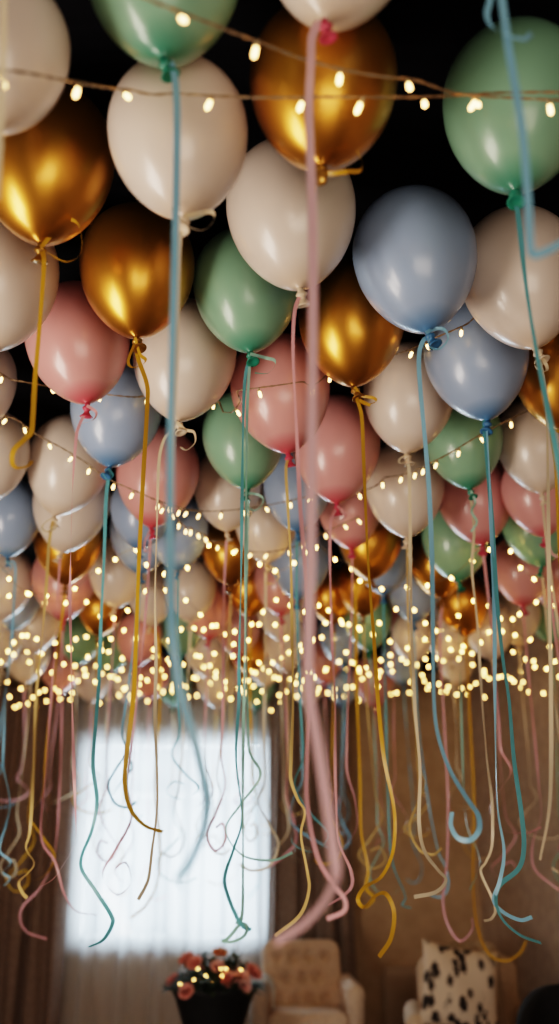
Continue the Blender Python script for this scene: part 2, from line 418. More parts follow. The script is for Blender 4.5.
HERO = {  # ribbons drawn from the photo: colour, width, waypoints (pixels) at the balloon's own depth, twist
 0: [('cream', .008, [(-8,165),(-12,300),(-16,460)], .4)],
 1: [('sky', .0115, [(172,66),(177,110),(175,250),(171,400),(170,520),(171,600),(174,650),(181,695),(193,735),(205,785),(207,805),(203,832),(190,862),(178,880),(184,892)], .25)],
 2: [('gold', .010, [(44,262),(40,320),(35,380),(33,415),(31,432),(24,440),(14,450),(12,462),(17,468),(28,466),(32,461)], .4)],
 3: [('cream', .008, [(180,240),(177,330),(173,450),(171,560),(172,620)], .4)],
 4: [('gold', .009, [(318,172),(316,185),(312,230),(311,300),(309,390)], .4)],
 5: [('blush', .0135, [(318,24),(312,38),(311,60),(309,110),(312,200),(313,300),(312,420),(311,540),(309,640),(309,690),(316,735),(325,790),(333,845),(336,872),(333,886),(322,905),(303,925),(275,943)], .2)],
 6: [('teal', .0105, [(519,222),(523,260),(528,300),(538,360),(548,410),(556,450),(562,490),(566,560)], .4)],
 7: [('gold', .0105, [(138,358),(147,385),(147,410),(143,480),(139,560),(136,640),(134,690),(131,720),(126,760),(125,785),(130,808),(144,825),(163,832)], .3)],
 9: [('pink', .0085, [(79,426),(76,440),(73,480),(71,540),(70,600),(71,650),(72,700),(74,770),(76,835),(72,850),(60,870),(52,880),(38,888)], .9)],
 10: [('teal', .0085, [(246,372),(244,395),(243,430),(242,500),(241,580),(239,660),(239,700),(236,758),(242,817),(234,848),(225,875),(227,893),(240,923),(251,930)], .7),
      ('mint', .0075, [(249,374),(247,420),(246,520),(245,640),(243,760),(243,860),(242,915),(235,930),(226,940),(222,941),(232,942),(244,936),(247,926),(236,922)], .6)],
 11: [('pink', .0085, [(295,310),(293,340),(294,380),(298,460),(300,503),(305,570),(306,613),(308,710),(307,760),(307,802),(316,852),(330,880),(344,898),(344,911),(327,919)], .6)],
 12: [('gold', .0100, [(358,402),(362,420),(364,470),(368,560),(374,640),(378,700),(384,758),(393,802),(395,827),(392,855),(381,877),(365,887),(358,899),(364,907),(375,896),(386,894),(394,912),(391,938),(379,957)], .5)],
 13: [('sky', .0105, [(423,341),(419,356),(420,385),(425,440),(429,490),(432,560),(433,640),(434,700),(438,735),(450,770),(468,800),(478,815),(479,830),(470,840),(458,838),(451,826),(452,812)], .4)],
 14: [('cream', .009, [(541,366),(546,400),(548,480),(549,580),(551,700),(550,800),(540,860)], .5)],
 15: [('cream', .009, [(170,433),(164,440),(159,462),(157,520),(155,600),(156,660),(155,720),(157,770),(157,810),(152,850),(148,880),(138,900)], .6)],
 16: [('teal', .0115, [(109,475),(106,500),(104,560),(101,620),(99,680),(96,720),(93,765),(97,800),(92,830),(82,855),(82,870),(95,890),(111,915),(112,925),(103,940),(89,947)], .7)],
 17: [('straw', .009, [(286,470),(288,510),(291,570),(292,640),(293,700),(291,760),(291,780),(298,800),(305,812),(301,835),(307,870),(309,890),(300,915),(275,936)], .5)],
 18: [('teal', .0125, [(484,424),(487,460),(492,520),(497,600),(503,660),(509,700),(514,760),(521,810),(524,845),(519,868),(500,885),(496,902),(503,920),(520,935),(541,943)], .25),
      ('sky', .0105, [(486,424),(489,480),(494,600),(495,700),(497,800),(504,850),(500,880),(494,900),(503,912),(520,920),(532,917)], .5)],
 20: [('cream', .0105, [(409,472),(410,520),(411,600),(413,660),(415,710),(420,770),(419,820),(424,850),(438,870),(446,880),(436,892),(414,897)], .5)],
 23: [('straw', .011, [(52,525),(49,545),(46,590),(41,650),(36,700),(33,780),(30,830),(26,848),(34,863),(28,873),(19,882),(22,892),(27,898)], .6)],
 24: [('rose', .0095, [(60,560),(58,590),(55,650),(51,700),(46,770),(41,835),(55,862),(64,893),(76,911),(97,915)], .7)],
 27: [('pink', .010, [(331,522),(330,560),(332,640),(335,700),(335,760),(336,800),(338,840),(350,868),(352,885),(343,896),(328,905)], .6)],
 28: [('cream', .0095, [(471,500),(474,530),(472,570),(477,620),(482,700),(487,760),(492,802),(492,844),(486,862),(481,873),(495,905),(492,918),(484,921)], .6)],
 36: [('sky', .010, [(15,566),(14,600),(11,650),(6,700),(3,758),(4,771),(10,802),(6,825),(1,840),(0,852),(11,862),(3,872),(10,878),(4,886)], .7)],
 43: [('rose', .010, [(62,640),(62,700),(60,780),(55,850),(42,885),(24,905),(20,918),(27,932),(47,939)], .6)],
 69: [('gold', .013, [(158,640),(160,700),(157,745),(155,789),(160,850),(157,883),(146,905),(131,918)], .6)],
 48: [('gold', .014, [(357,585),(356,640),(357,700),(360,776),(361,830),(368,868),(366,888),(374,898),(366,908)], .5)],
 54: [('sky', .010, [(414,640),(418,720),(428,800),(438,850),(446,868),(448,888),(440,897),(430,895)], .5)],
 53: [('teal', .010, [(384,640),(386,720),(388,800),(392,860),(405,895),(402,905),(411,908)], .5)],
 49: [('pink', .012, [(440,640),(444,720),(448,800),(447,860),(443,900),(448,925),(460,941),(472,930),(472,918)], .4)],
 55: [('gold', .013, [(466,640),(470,720),(474,800),(473,880),(477,925),(488,953),(505,961),(520,953),(526,941)], .5), ],
 102: [('sky', .012, [(499,-25),(502,0),(509,50),(522,130),(528,200),(530,243),(533,254),(545,252),(564,242)], .3),
       ('sky', .009, [(492,-25),(490,0),(487,14),(491,26),(504,34),(516,38),(530,39),(527,34)], .8)],
 103: [('cream', .009, [(5,-20),(4,0),(3,60),(0,130),(-4,200)], .3)],
 50: [('mint', .010, [(458,590),(460,660),(462,740),(466,820),(480,860),(470,890)], .5)],
 19: [('gold', .010, [(552,432),(556,470),(560,560),(566,660)], .4)],

}
KNOTPX = {0: (-6, 141), 1: (163, 57), 2: (40, 243), 3: (184, 226), 4: (322, 163), 5: (325, 15), 6: (518, 208), 7: (136, 343), 9: (87, 408), 10: (250, 358), 11: (300, 295), 12: (354, 387),
          13: (428, 336), 14: (536, 352), 15: (178, 423), 16: (110, 463), 17: (288, 457), 18: (487, 412), 20: (407, 457), 23: (54, 517), 24: (61, 551), 25: (151, 527), 26: (248, 492), 27: (337, 508), 28: (469, 486)}
LOOPS = {  # curled ribbon ends next to a knot, in metres from the knot: (x, z) waypoints
 2: ('gold', [(.006, -.02), (.03, .03), (.06, .045), (.085, .02), (.088, -.03), (.06, -.05), (.03, -.045), (.006, -.025)]),
 3: ('cream', [(0, -.012), (.03, .004), (.05, -.006), (.056, -.024), (.04, -.036), (.012, -.03), (-.016, -.012), (-.02, 0)]),
 4: ('gold', [(0, -.012), (-.012, -.02), (.015, -.034), (.045, -.036), (.068, -.02), (.072, .002), (.062, .012)]),
 7: ('gold', [(0, -.01), (.012, -.05), (.03, -.075), (.02, -.095), (-.005, -.09), (-.015, -.07), (.0, -.035)]),
 9: ('pink', [(0, -.015), (.025, -.03), (.022, -.06), (-.005, -.075), (-.02, -.07)]),
 10: ('mint', [(0, -.015), (.04, -.02), (.062, -.035), (.064, -.055), (.045, -.068), (.012, -.065)]),
 13: ('sky', [(-.01, -.012), (.012, .006), (.034, -.004), (.040, -.034), (.022, -.05), (.0, -.042), (-.006, -.02)]),
 14: ('cream', [(0, -.02), (.02, -.05), (.012, -.075), (-.012, -.07), (-.01, -.045), (.012, -.03)]),
 12: ('gold', [(0, -.01), (.02, -.03), (.05, -.045), (.056, -.06), (.03, -.06), (.012, -.045), (.04, -.07)]),
 15: ('cream', [(0, -.012), (.025, -.03), (.05, -.045), (.055, -.08), (.03, -.095), (.012, -.085)]),
 16: ('teal', [(0, -.012), (.014, -.03), (.0, -.05), (-.014, -.03), (0, -.012)]),
 20: ('cream', [(0, -.012), (-.02, -.02), (-.026, -.04), (-.012, -.045), (0, -.02)]),
 23: ('cream', [(0, -.012), (-.03, -.03), (-.034, -.055), (-.012, -.07), (.012, -.05), (.008, -.02)]),
 26: ('mint', [(0, -.02), (.03, -.02), (.05, -.04), (.045, -.07), (.02, -.08), (-.01, -.06)]),
 27: ('rose', [(0, -.015), (.02, -.03), (.028, -.055), (.0, -.075), (-.02, -.05), (-.006, -.02)]),
 28: ('mint', [(0, -.012), (.014, -.05), (-.004, -.09), (.01, -.13), (-.008, -.16)]),
 31: ('rose', [(0, -.015), (-.03, -.02), (-.05, -.04)]), 32: ('rose', [(0, -.02), (.02, -.07), (.06, -.09)]),
 35: ('straw', [(0, -.015), (.03, -.02), (.055, -.06), (.04, -.1), (.0, -.09)]), 30: ('cream', [(0, -.015), (.014, -.04), (.0, -.07), (.012, -.1)]),
 36: ('sky', [(0, -.02), (.02, -.04), (.016, -.07), (-.01, -.06)]), 25: ('rose', [(0, -.015), (-.02, -.06), (-.01, -.1), (.01, -.06)]),
}
RCOL = {'W': ['cream', 'cream', 'straw', 'pink'], 'P': ['pink', 'rose'], 'G': ['mint', 'teal', 'cream'], 'B': ['sky', 'teal', 'sky'], 'A': ['gold', 'straw', 'gold']}
CNAME = {'W': 'cream', 'P': 'pink', 'G': 'mint green', 'B': 'pale blue', 'A': 'gold'}
LABEL = {
 0: ('cream balloon filling the top left corner, cut off by the left edge', None),
 1: ('mint green balloon cut off by the top edge, trailing a long sky blue ribbon', None),
 2: ('large gold balloon at the upper left, curled gold ribbon end at its knot', None),
 3: ('large cream balloon at upper left, between two gold balloons, behind the blue ribbon', None),
 4: ('gold balloon at the top centre, behind the two fairy light strings', None),
 5: ('cream balloon cut off by the top edge, trailing the widest pink ribbon', None),
 6: ('large mint green balloon near the top right corner', None),
 7: ('gold balloon under the large upper left cream one, its long ribbon reaching the window', None),
 8: ('cream balloon cut by the left edge, under the upper left gold balloon', None),
 9: ('pink balloon near the left edge with deep pink knot, below two gold balloons', None),
 10: ('mint green balloon left of the large central cream one, right of a gold balloon', None),
 11: ('large cream balloon in the upper centre, right of the blue ribbon and above gold', None),
 12: ('gold balloon tucked to the left below the largest pale blue balloon', None),
 13: ('largest pale blue balloon, upper right, with a blue ribbon looped at its knot', None),
 14: ('large cream balloon at right, directly below the top right mint green balloon', None),
 15: ('cream balloon below the left gold pair, right of the left pink balloon', None),
 16: ('pale blue balloon at left, under the pink one, with a long teal ribbon', None),
 17: ('pink balloon at centre, crossed by the wide pink ribbon, below a mint green one', None),
 18: ('pale blue balloon half behind the largest blue one, with two blue ribbons', None),
 19: ('gold balloon cut by the right edge, below the large right-hand cream balloon', None),
 20: ('cream balloon under the central gold balloon, left of the second blue balloon', None),
 21: ('narrow cream balloon sliver at the left edge, beside the left pink balloon', None),
 22: ('cream balloon cut by the left edge, left of the two overlapping cream balloons', None),
 23: ('cream balloon below the left pink one, in front of another cream balloon', None),
 24: ('cream balloon mostly hidden behind another cream one, at left above a gold balloon', None),
 25: ('pink balloon right of the teal-ribboned blue balloon, crossed by a fairy light string', None),
 26: ('mint green balloon left of and below the central pink balloon', None),
 27: ('pink balloon right of and just below the central pink balloon', None),
 28: ('mint green balloon below the second blue balloon, crossed by rising fairy lights', None),
 29: ('cream balloon near the right edge, below the cut-off gold balloon', None),
 30: ('cream balloon straight below another cream one, left of the right-hand pink balloon', None),
 31: ('pink balloon at right, under the mint green one crossed by fairy lights', None),
 32: ('pink balloon at the right edge, tucked under the right-hand cream balloon', None),
 33: ('pale blue balloon peeking out below and between the two central pink balloons', None),
 34: ('cream balloon under the mint green one left of centre, above a gold balloon', None),
 35: ('cream balloon at centre with a curled straw ribbon, left of the central blue balloon', None),
 36: ('pale blue balloon cut by the left edge, under a cut-off cream balloon', None),
 37: ("pale blue balloon behind the left pink balloon's bottom, upper one of a blue trio", None),
 38: ('pale blue balloon below the left pink balloon, lowest of a blue trio', None),
 39: ('pale blue balloon below the left pink balloon, rightmost of a blue trio', None),
 40: ('gold balloon under the two overlapping cream balloons at left', None),
 41: ('gold balloon left of centre, under a cream balloon and right of the blue trio', None),
 42: ('cream balloon between the left gold balloon and the blue trio', None),
 43: ('pink balloon hanging directly under the left gold balloon', None),
 44: ('cream balloon at the left edge, beneath the cut-off pale blue balloon', None),
 45: ('small gold balloon in far rows above the brown drape, only gold one', None),
 46: ('small gold balloon in far rows above the window, first gold from left', None),
 47: ('small pink balloon in the middle rows at right, first pink from left', None),
 48: ('small gold balloon in the middle rows at right, second gold from left', None),
 49: ('small gold balloon in the middle rows at right, third gold from left', None),
 50: ('small mint green balloon in the middle rows at right, first mint green from left', None),
 51: ('small mint green balloon in the middle rows at right, second mint green from left', None),
 52: ('small pink balloon in the middle rows at right, second pink from left', None),
 53: ('small pale blue balloon in the middle rows at right, first pale blue from left', None),
 54: ('small pale blue balloon in the middle rows at right, second pale blue from left', None),
 55: ('small gold balloon in far rows above the back wall, only gold one', None),
 56: ('small pale blue balloon in the middle rows near the centre, only pale blue one', None),
 57: ('small gold balloon in far rows above the taupe drape, only gold one', None),
 58: ('small pink balloon in the middle rows near the centre, only pink one', None),
 59: ('small gold balloon in the middle rows near the centre, only gold one', None),
 60: ('small pink balloon in far rows above the window, third pink from left', None),
 61: ('small cream balloon in far rows above the taupe drape, first cream from left', None),
 62: ('small mint green balloon in far rows above the window, first mint green from left', None),
 63: ('small mint green balloon in far rows above the window, second mint green from left', None),
 64: ('small pink balloon in far rows above the brown drape, only pink one', None),
 65: ('small cream balloon in far rows above the brown drape, second cream from left', None),
 66: ('small cream balloon in far rows above the window, first cream from left', None),
 67: ('small cream balloon in far rows above the brown drape, first cream from left', None),
 68: ('small cream balloon in far rows above the brown drape, third cream from left', None),
 69: ('small cream balloon in far rows above the window, third cream from left', None),
 70: ('small pink balloon in far rows above the window, first pink from left', None),
 71: ('small mint green balloon in far rows above the window, fourth mint green from left', None),
 72: ('small cream balloon in far rows above the window, fourth cream from left', None),
 73: ('small gold balloon in far rows above the window, third gold from left', None),
 74: ('small gold balloon in far rows above the window, second gold from left', None),
 75: ('small cream balloon in far rows above the window, fifth cream from left', None),
 76: ('small mint green balloon in far rows above the window, third mint green from left', None),
 77: ('small mint green balloon in far rows above the window, fifth mint green from left', None),
 78: ('small pink balloon in far rows above the window, second pink from left', None),
 79: ('small cream balloon in far rows above the window, second cream from left', None),
 80: ('small cream balloon in far rows above the taupe drape, second cream from left', None),
 81: ('small cream balloon in far rows above the taupe drape, third cream from left', None),
 82: ('small pale blue balloon in far rows above the taupe drape, first pale blue from left', None),
 83: ('small pink balloon in far rows above the taupe drape, only pink one', None),
 84: ('small pale blue balloon in far rows above the taupe drape, second pale blue from left', None),
 85: ('small mint green balloon in far rows above the back wall, only mint green one', None),
 86: ('small pink balloon in far rows above the back wall, second pink from left', None),
 87: ('small cream balloon in far rows above the back wall, first cream from left', None),
 88: ('small pale blue balloon in far rows above the back wall, only pale blue one', None),
 89: ('small pink balloon in far rows above the back wall, first pink from left', None),
 90: ('small cream balloon in far rows above the back wall, second cream from left', None),
 91: ('small cream balloon in far rows above the right wall, first cream from left', None),
 92: ('small cream balloon in far rows above the right wall, second cream from left', None),
 93: ('small cream balloon in far rows above the back wall, third cream from left', None),
 94: ('small mint green balloon in far rows above the right wall, only mint green one', None),
 95: ('small pink balloon in the middle rows at right, third pink from left', None),
 96: ('small gold balloon in the middle rows at right, first gold from left', None),
 97: ('small cream balloon in the middle rows near the centre, only cream one', None),
 98: ('small pink balloon in far rows above the window, fourth pink from left', None),
 99: ('small cream balloon in far rows above the window, sixth cream from left', None),
 101: ('small pale blue balloon in far rows above the brown drape, only pale blue one', None),
 102: ('pale blue balloon just above the frame, its sky blue ribbon hanging in at right', None),
 103: ('cream balloon just above the frame, its cream ribbon hanging along the left edge', None)
}
def auto_ribbon(K, Y, i):
    r = random.Random(100+i)
    ye = r.uniform(800, 905)
    ze = max(at(0, ye, Y).z, .72)
    L = K.z-.03-ze
    pts = [K+Vector((0, 0, -.02))]
    dx = r.uniform(-.05, .05); sw = r.uniform(.01, .03); ph = r.uniform(0, 6)
    n = 7
    for k in range(1, n+1):
        f = k/n*.72
        pts.append(Vector((K.x+dx*f+sw*math.sin(ph+4*f)*f, K.y+sw*math.cos(ph*1.3+3*f)*f, K.z-.03-L*f)))
    s = r.choice((-1, 1)); a = r.uniform(.05, .11); kind = r.random()
    zt = pts[-1].z; xb, yb = pts[-1].x, pts[-1].y; R = .28*L
    curl = [(.35, .25), (-.25, .5), (-.7, .72), (-.2, .95), (.7, 1.0), (1.3, .93)] if kind < .5 else [(-.3, .3), (.3, .6), (.9, .82), (.3, 1.0), (-.4, .9), (-.2, .72), (.3, .76)]
    if kind > .8: curl = [(.4, .3), (.5, .6), (-.2, .8), (-1.1, .95)]
    for cx, cz in curl: pts.append(Vector((xb+s*a*cx, yb+a*.6*math.sin(cz*5+ph), zt-R*cz)))
    return pts

roots = []
for i, row in enumerate(DATA):
    if row is None: continue
    c, x, y, z, S = row
    cen = Vector((x, y, z)); r = random.Random(i)
    tilt = r.uniform(-.07, .07); tiltx = r.uniform(-.04, .04)
    if i in KNOTPX:
        kp = at(*KNOTPX[i], y); tilt = max(-.3, min(.3, -math.atan2(kp.x-cen.x, .62*S)))
        # keep the knot near its seen height
    M = Matrix.Rotation(tilt, 3, 'Y') @ Matrix.Rotation(tiltx, 3, 'X')
    neck = cen + M @ Vector((0, 0, -.635*S-.006*S))
    lab, grp = LABEL.get(i, (None, None))
    t = thing('balloon', lab or '?', 'balloon', neck, 'balloons floating under the ceiling')
    t['color_key'] = c
    bo = mesh_obj('balloon_skin', body_mesh(c), None, t, M @ Vector((0, 0, (A_B+.006)*S)))
    bo.scale = (S, S, S); bo.rotation_euler = M.to_euler()
    ks = S/.3
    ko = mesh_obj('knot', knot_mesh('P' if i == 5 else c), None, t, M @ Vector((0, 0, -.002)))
    ko.rotation_euler = (M @ Matrix.Rotation(r.uniform(0, 6.28), 3, 'Z')).to_euler(); ko.scale = (ks,)*3
    kc = neck + M @ Vector((0, 0, -.012))
    rng = random.Random(500+i)
    if i in HERO: sets = HERO[i]
    else: sets = [(rng.choice(RCOL[c]), rng.uniform(.008, .011), None, .6)]
    for (rc, wd, wp, tw) in sets:
        if wp is None: pts = auto_ribbon(kc, y, i)
        else: pts = [kc] + [at(px, py, y+.02*math.sin(k*.9)*min(1, k/6)) for k, (px, py) in enumerate(wp)]
        pts = [p-neck for p in spline(pts, 8)]
        b = bmesh.new(); strip(b, pts, wd, 0, tw*1.7 if wd < .0112 else tw, rng.uniform(.7, 1.3), rng.uniform(0, 6))
        obj('ribbon', b, RIB[rc], t)
    if i in LOOPS:
        rc, wp = LOOPS[i]
        pts = [Vector((px, -.018+.012*math.sin(k*1.7), pz))+(kc-neck)+Vector((0, 0, .012)) for k, (px, pz) in enumerate(wp)]
        b = bmesh.new(); strip(b, spline(pts, 9), .0085, .6, .5, 6, i); obj('ribbon_curl', b, RIB[rc], t)
    roots.append(t)

# ------------------------------------------------------------------ fairy lights
wire_m = mat('copper_wire', (.30, .20, .11), .4, .3)
sock_m = mat('clear_bulb_socket', (.55, .40, .22), .35)
def glow(name, col, s):
    m = bpy.data.materials.new(name); m.use_nodes = True; b = m.node_tree.nodes['Principled BSDF']
    b.inputs['Base Color'].default_value = (*col, 1); b.inputs['Emission Color'].default_value = (*col, 1); b.inputs['Emission Strength'].default_value = s
    return m
bulb_m = glow('warm_bulb_glass', (1, .58, .20), 5.0)
far_m = glow('warm_bulb_glass_far', (1, .57, .15), 13)
bm = bmesh.new(); lathe(bm, [(0, .001), (.0042, 0), (.0050, -.006), (.0056, -.012), (.0050, -.018), (.0028, -.022), (0, -.0235)], 12); BULB = bm_mesh(bm, 'bulb'); BULB.materials.append(bulb_m)
bm = bmesh.new(); lathe(bm, [(0, .011), (.003, .010), (.0042, .004), (.0056, 0), (.0052, -.003), (0, -.003)], 10); SOCK = bm_mesh(bm, 'socket'); SOCK.materials.append(sock_m)
bm = bmesh.new(); lathe(bm, [(0, .001), (.0054, -.002), (.0066, -.008), (.0054, -.014), (0, -.0165)], 8); BULBF = bm_mesh(bm, 'bulb'); BULBF.materials.append(far_m)

BALLS = [(Vector(d[1:4]), d[4]) for d in DATA if d]
def clear(p):
    """push a wire point out of any balloon it would run through"""
    p = Vector(p)
    for _ in range(4):
        for c, S in BALLS:
            q = p-c; q.z /= 1.27; L = q.length; R = S/2+.038
            if 1e-6 < L < R:
                q *= R/L; p = c+Vector((q.x, q.y, q.z*1.27))
    return p

def light_string(label, pts, per, spacing, bulbs=None, near=True, seed=0, r=.0019):
    """pts: world waypoints; bulbs hang every `spacing` metres"""
    P = [clear(p) for p in spline(pts, per)]; rr = random.Random(seed)
    t = thing('fairy_light_string', label, 'fairy lights', P[0], 'fairy light strings')
    b = bmesh.new()
    if near:   # two twisted strands
        for s in (0, PI):
            L = 0; Q = []
            T, N = frames(P)
            for i, p in enumerate(P):
                if i: L += (p-P[i-1]).length
                B = T[i].cross(N[i]); a = L*110+s
                Q.append(p-P[0]+(N[i]*math.cos(a)+B*math.sin(a))*.0014)
            tube(b, Q, .0014, 5)
    else: tube(b, [p-P[0] for p in P], r*.6, 4)
    obj('wire', b, wire_m, t)
    L = 0; nxt = spacing*rr.uniform(.2, .8)
    for a, c in zip(P, P[1:]):
        d = (c-a).length
        while L+d > nxt:
            q = a+(c-a)*((nxt-L)/d); nxt += spacing*rr.uniform(.75, 1.25)
            rot = (rr.uniform(-.5, .5), rr.uniform(-.6, .6), 0)
            if near:
                s = mesh_obj('socket', SOCK, None, t, q-P[0]+Vector((0, 0, -.010))); s.rotation_euler = rot
                o = mesh_obj('bulb', BULB, None, s, (0, 0, -.002)); s.scale = (.85,)*3
            else:
                o = mesh_obj('bulb', BULBF, None, t, q-P[0]+Vector((0, 0, -.002))); o.rotation_euler = rot
        L += d
    return t
def pxs(L): return [at(*p) for p in L]
light_string('fairy light string crossing the top of the photo from the left edge, lower of two', pxs([(-25,68,1.12),(20,72,1.14),(75,82,1.22),(130,90,1.32),(240,97,1.30),(330,97,1.29),(420,97,1.32),(500,93,1.36),(580,92,1.36)]), 16, .13, seed=1)
light_string('fairy light string sloping down from the top centre, upper of two', pxs([(120,-14,1.06),(150,0,1.06),(175,10,1.08),(235,33,1.16),(262,43,1.2),(300,58,1.24),(345,70,1.26),(385,77,1.27),(415,80,1.29),(450,92,1.32),(480,96,1.34),(575,101,1.34)]), 14, .13, seed=2)
light_string('fairy light string behind the front pink, cream and gold balloons', pxs([(-20,374,2.75),(25,382,2.75),(60,388,2.80),(120,396,2.74),(150,397,2.84),(184,396,2.9),(222,391,2.64),(240,390,2.55),(305,381,2.52),(332,372,2.64),(350,364,2.68),(400,353,2.68),(430,340,2.42),(465,325,2.40),(500,308,2.46),(545,290,2.55)]), 10, .16, seed=3)
light_string('fairy light string swagging from the left edge under the blue balloon', pxs([(-20,410,3.0),(15,419,3.0),(36,434,3.02),(60,447,3.05),(85,462,3.08),(107,478,3.1),(140,493,3.1),(165,503,3.15),(200,511,3.4),(250,508,3.45),(306,497,3.5),(345,487,3.62)]), 10, .085, seed=4)
light_string('fairy light string dipping below the cream balloon in mid photo', pxs([(160,502,3.25),(190,527,3.6),(220,541,3.8),(255,552,3.85),(290,548,3.85),(316,536,3.85),(360,516,3.75)]), 10, .075, seed=5)
light_string('fairy light string rising to the right across the green balloon', pxs([(345,496,3.45),(375,480,3.33),(405,474,3.28),(430,463,3.05),(450,453,3.0),(480,435,3.0),(525,412,3.0),(575,392,3.08)]), 10, .10, seed=6)
FAR = [(4.1, 2.55, 'frontmost'), (4.7, 2.55, 'second'), (5.2, 2.51, 'third'), (5.6, 2.52, 'fourth'),
       (6.1, 2.52, 'fifth'), (6.5, 2.55, 'sixth'), (7.0, 2.57, 'seventh'), (7.5, 2.60, 'rearmost')]
for k, (Y, z0, word) in enumerate(FAR):
    rr = random.Random(40+k); pts = []
    xr = XC+(YB-Y)*math.tan(math.radians(12))-.15; xl = -2.3 if Y > 5.5 else -1.75
    n = 26; sl = rr.uniform(-.06, .06)
    for i in range(n):
        f = i/(n-1); x = xl+(xr-xl)*f
        pts.append(Vector((x, Y+rr.uniform(-.14, .14)*(1 if 0 < i < n-1 else .3), z0+sl*(f-.5)+rr.uniform(-.10, .10))))
    light_string(f'glowing fairy light string under the far balloons, {word} of these counted from the camera', pts, 6, (.11, .105, .095, .095, .10, .11, .125, .14)[k], near=False, seed=60+k)


# ------------------------------------------------------------------ furniture
fabric = noise_col(mat('cream_upholstery', (.5, .38, .28), .9), (.68, .53, .42), (.80, .64, .51), 60, bump=.15)
fabric2 = noise_col(mat('beige_upholstery', (.5, .38, .28), .9), (.60, .47, .35), (.70, .56, .43), 60, bump=.15)
walnut = noise_col(mat('walnut_legs', (.12, .06, .03), .45), (.09, .045, .02), (.15, .08, .04), 12, stretch=(1, 1, .2))
blackm = noise_col(mat('black_velvet', (.01, .01, .012), .8), (.006, .006, .007), (.012, .012, .014), 30)

def tuft_back(w, h, th, cols, rows, depth=.03, bulge=.03, rc=.09):
    """upholstered back panel, front facing -Y, with diamond tufting and rounded top corners"""
    bm = bmesh.new(); nu, nv = 49, 45
    but = []
    for r in range(rows):
        for c in range(cols - (r % 2)):
            but.append(((c+.5+(r % 2)*.5)/cols*w*.8-w*.4, h*(.30+.5*r/max(1, rows-1))))
    def edge(u, v):
        x = (u-.5)*w; z = v*h
        dx = max(0, abs(x)-(w/2-rc)); dz = max(0, z-(h-rc))
        if dx > 0 and dz > 0:
            L = math.hypot(dx, dz)
            m = max(dx, dz)
            x = math.copysign(w/2-rc+dx*m/L, x); z = h-rc+dz*m/L
        return x, z
    def front(u, v):
        x, z = edge(u, v)
        e = min(u, 1-u, v*1.0, 1-v)
        y = -th/2-bulge*min(1, (e/.14))**.5
        for bx, bz in but:
            q = math.hypot(x-bx, z-bz); y += depth*math.exp(-(q/.032)**2)+.012*math.exp(-(q/.09)**2)
        return Vector((x, y, z))
    def rear(u, v):
        x, z = edge(u, v); e = min(u, 1-u, v, 1-v)
        return Vector((x, th/2+.015*min(1, e/.14)**.5, z))
    grid_surface(bm, nu, nv, front); grid_surface(bm, nu, nv, rear)
    bd = [e for e in bm.edges if e.is_boundary]
    bmesh.ops.bridge_loops(bm, edges=bd)
    return bm, [(bx, bz, -th/2-bulge+depth+.006) for bx, bz in but]

def cushion_box(w, d, h, bev=.045):
    bm = bmesh.new(); box(bm, (-w/2, -d/2, 0), (w/2, d/2, h), bev, 5)
    return bm
def arm_bm(s, l0, l1, ztop, r):
    """scroll arm: a rounded section swept front to back"""
    bm = bmesh.new(); sec = []
    for k in range(15):
        a = -.5+(PI+1.0)*k/14; sec.append((r*math.cos(a), ztop-r+r*math.sin(a)))
    sec = [(r*.62, .22)]+sec+[(-r*.62, .22), (r*.62, .22)]
    def f(u, v):
        k = v*(len(sec)-1); i = min(int(k+1e-6), len(sec)-1); x, z = sec[i]
        y = l0+(l1-l0)*u; rnd = 1-.10*max(0, (.12-u)/.12)**2
        return Vector((s*(x*rnd), y, .22+(z-.22)*(1-.02*max(0, (.12-u)/.12)+.05*u)))
    grid_surface(bm, 14, len(sec), f)
    bmesh.ops.remove_doubles(bm, verts=bm.verts, dist=1e-5)
    bmesh.ops.holes_fill(bm, edges=[e for e in bm.edges if e.is_boundary], sides=0)
    return bm
def taper_leg(h, r0, r1, splay=(0, 0)):
    bm = bmesh.new(); lathe(bm, [(0, 0), (r1, 0), (r1*1.05, .01), (r0, h), (0, h)], 14)
    for v in bm.verts: v.co.x += splay[0]*(1-v.co.z/h); v.co.y += splay[1]*(1-v.co.z/h)
    return bm

def make_armchair(label, loc, rotz, W, fab, seat_z=.50, arm_z=.66, back_z=.90, cols=4, rows=2, tuft=.03):
    t = thing('armchair', label, 'armchair', loc, None, rotz)
    iw = W-.22
    b = bmesh.new(); box(b, (-W/2+.02, -.31, .20), (W/2-.02, .27, .34), .03, 4); obj('base', b, fab, t)
    b = cushion_box(iw, .58, seat_z-.34, .05); obj('seat_cushion', b, fab, t, loc=(0, -.06, .342))
    for s in (-1, 1):
        obj('arm', arm_bm(s, -.34, .22, arm_z, .062), fab, t, loc=(s*(W/2-.062), 0, 0))
    b, buts = tuft_back(iw+.03, back_z-.36, .10, cols, rows, tuft)
    bk = obj('backrest', b, fab, t, loc=(0, .20, .36)); bk.rotation_euler = (-.16, 0, 0)
    if tuft > .01:
        for bx, bz, by in buts:
            q = bmesh.new(); lathe(q, [(0, -.004), (.010, -.002), (.0085, .004), (0, .007)], 12, Matrix.Rotation(PI/2, 3, 'X'))
            obj('button', q, fab, bk, loc=(bx, by-.002, bz))
    for sx in (-1, 1):
        for sy in (-1, 1):
            obj('leg', taper_leg(.21, .022, .013, (sx*.02, sy*.025)), walnut, t, loc=(sx*(W/2-.08), -.02+sy*.23, 0))
    return t
CH = at(303, 1000, 7.4)
make_armchair('cream armchair with button-tufted back, between the flowers and the radiator', (CH.x+.01, 7.45, 0), .06, .74, fabric, .50, .665, .905, 4, 3, .05)

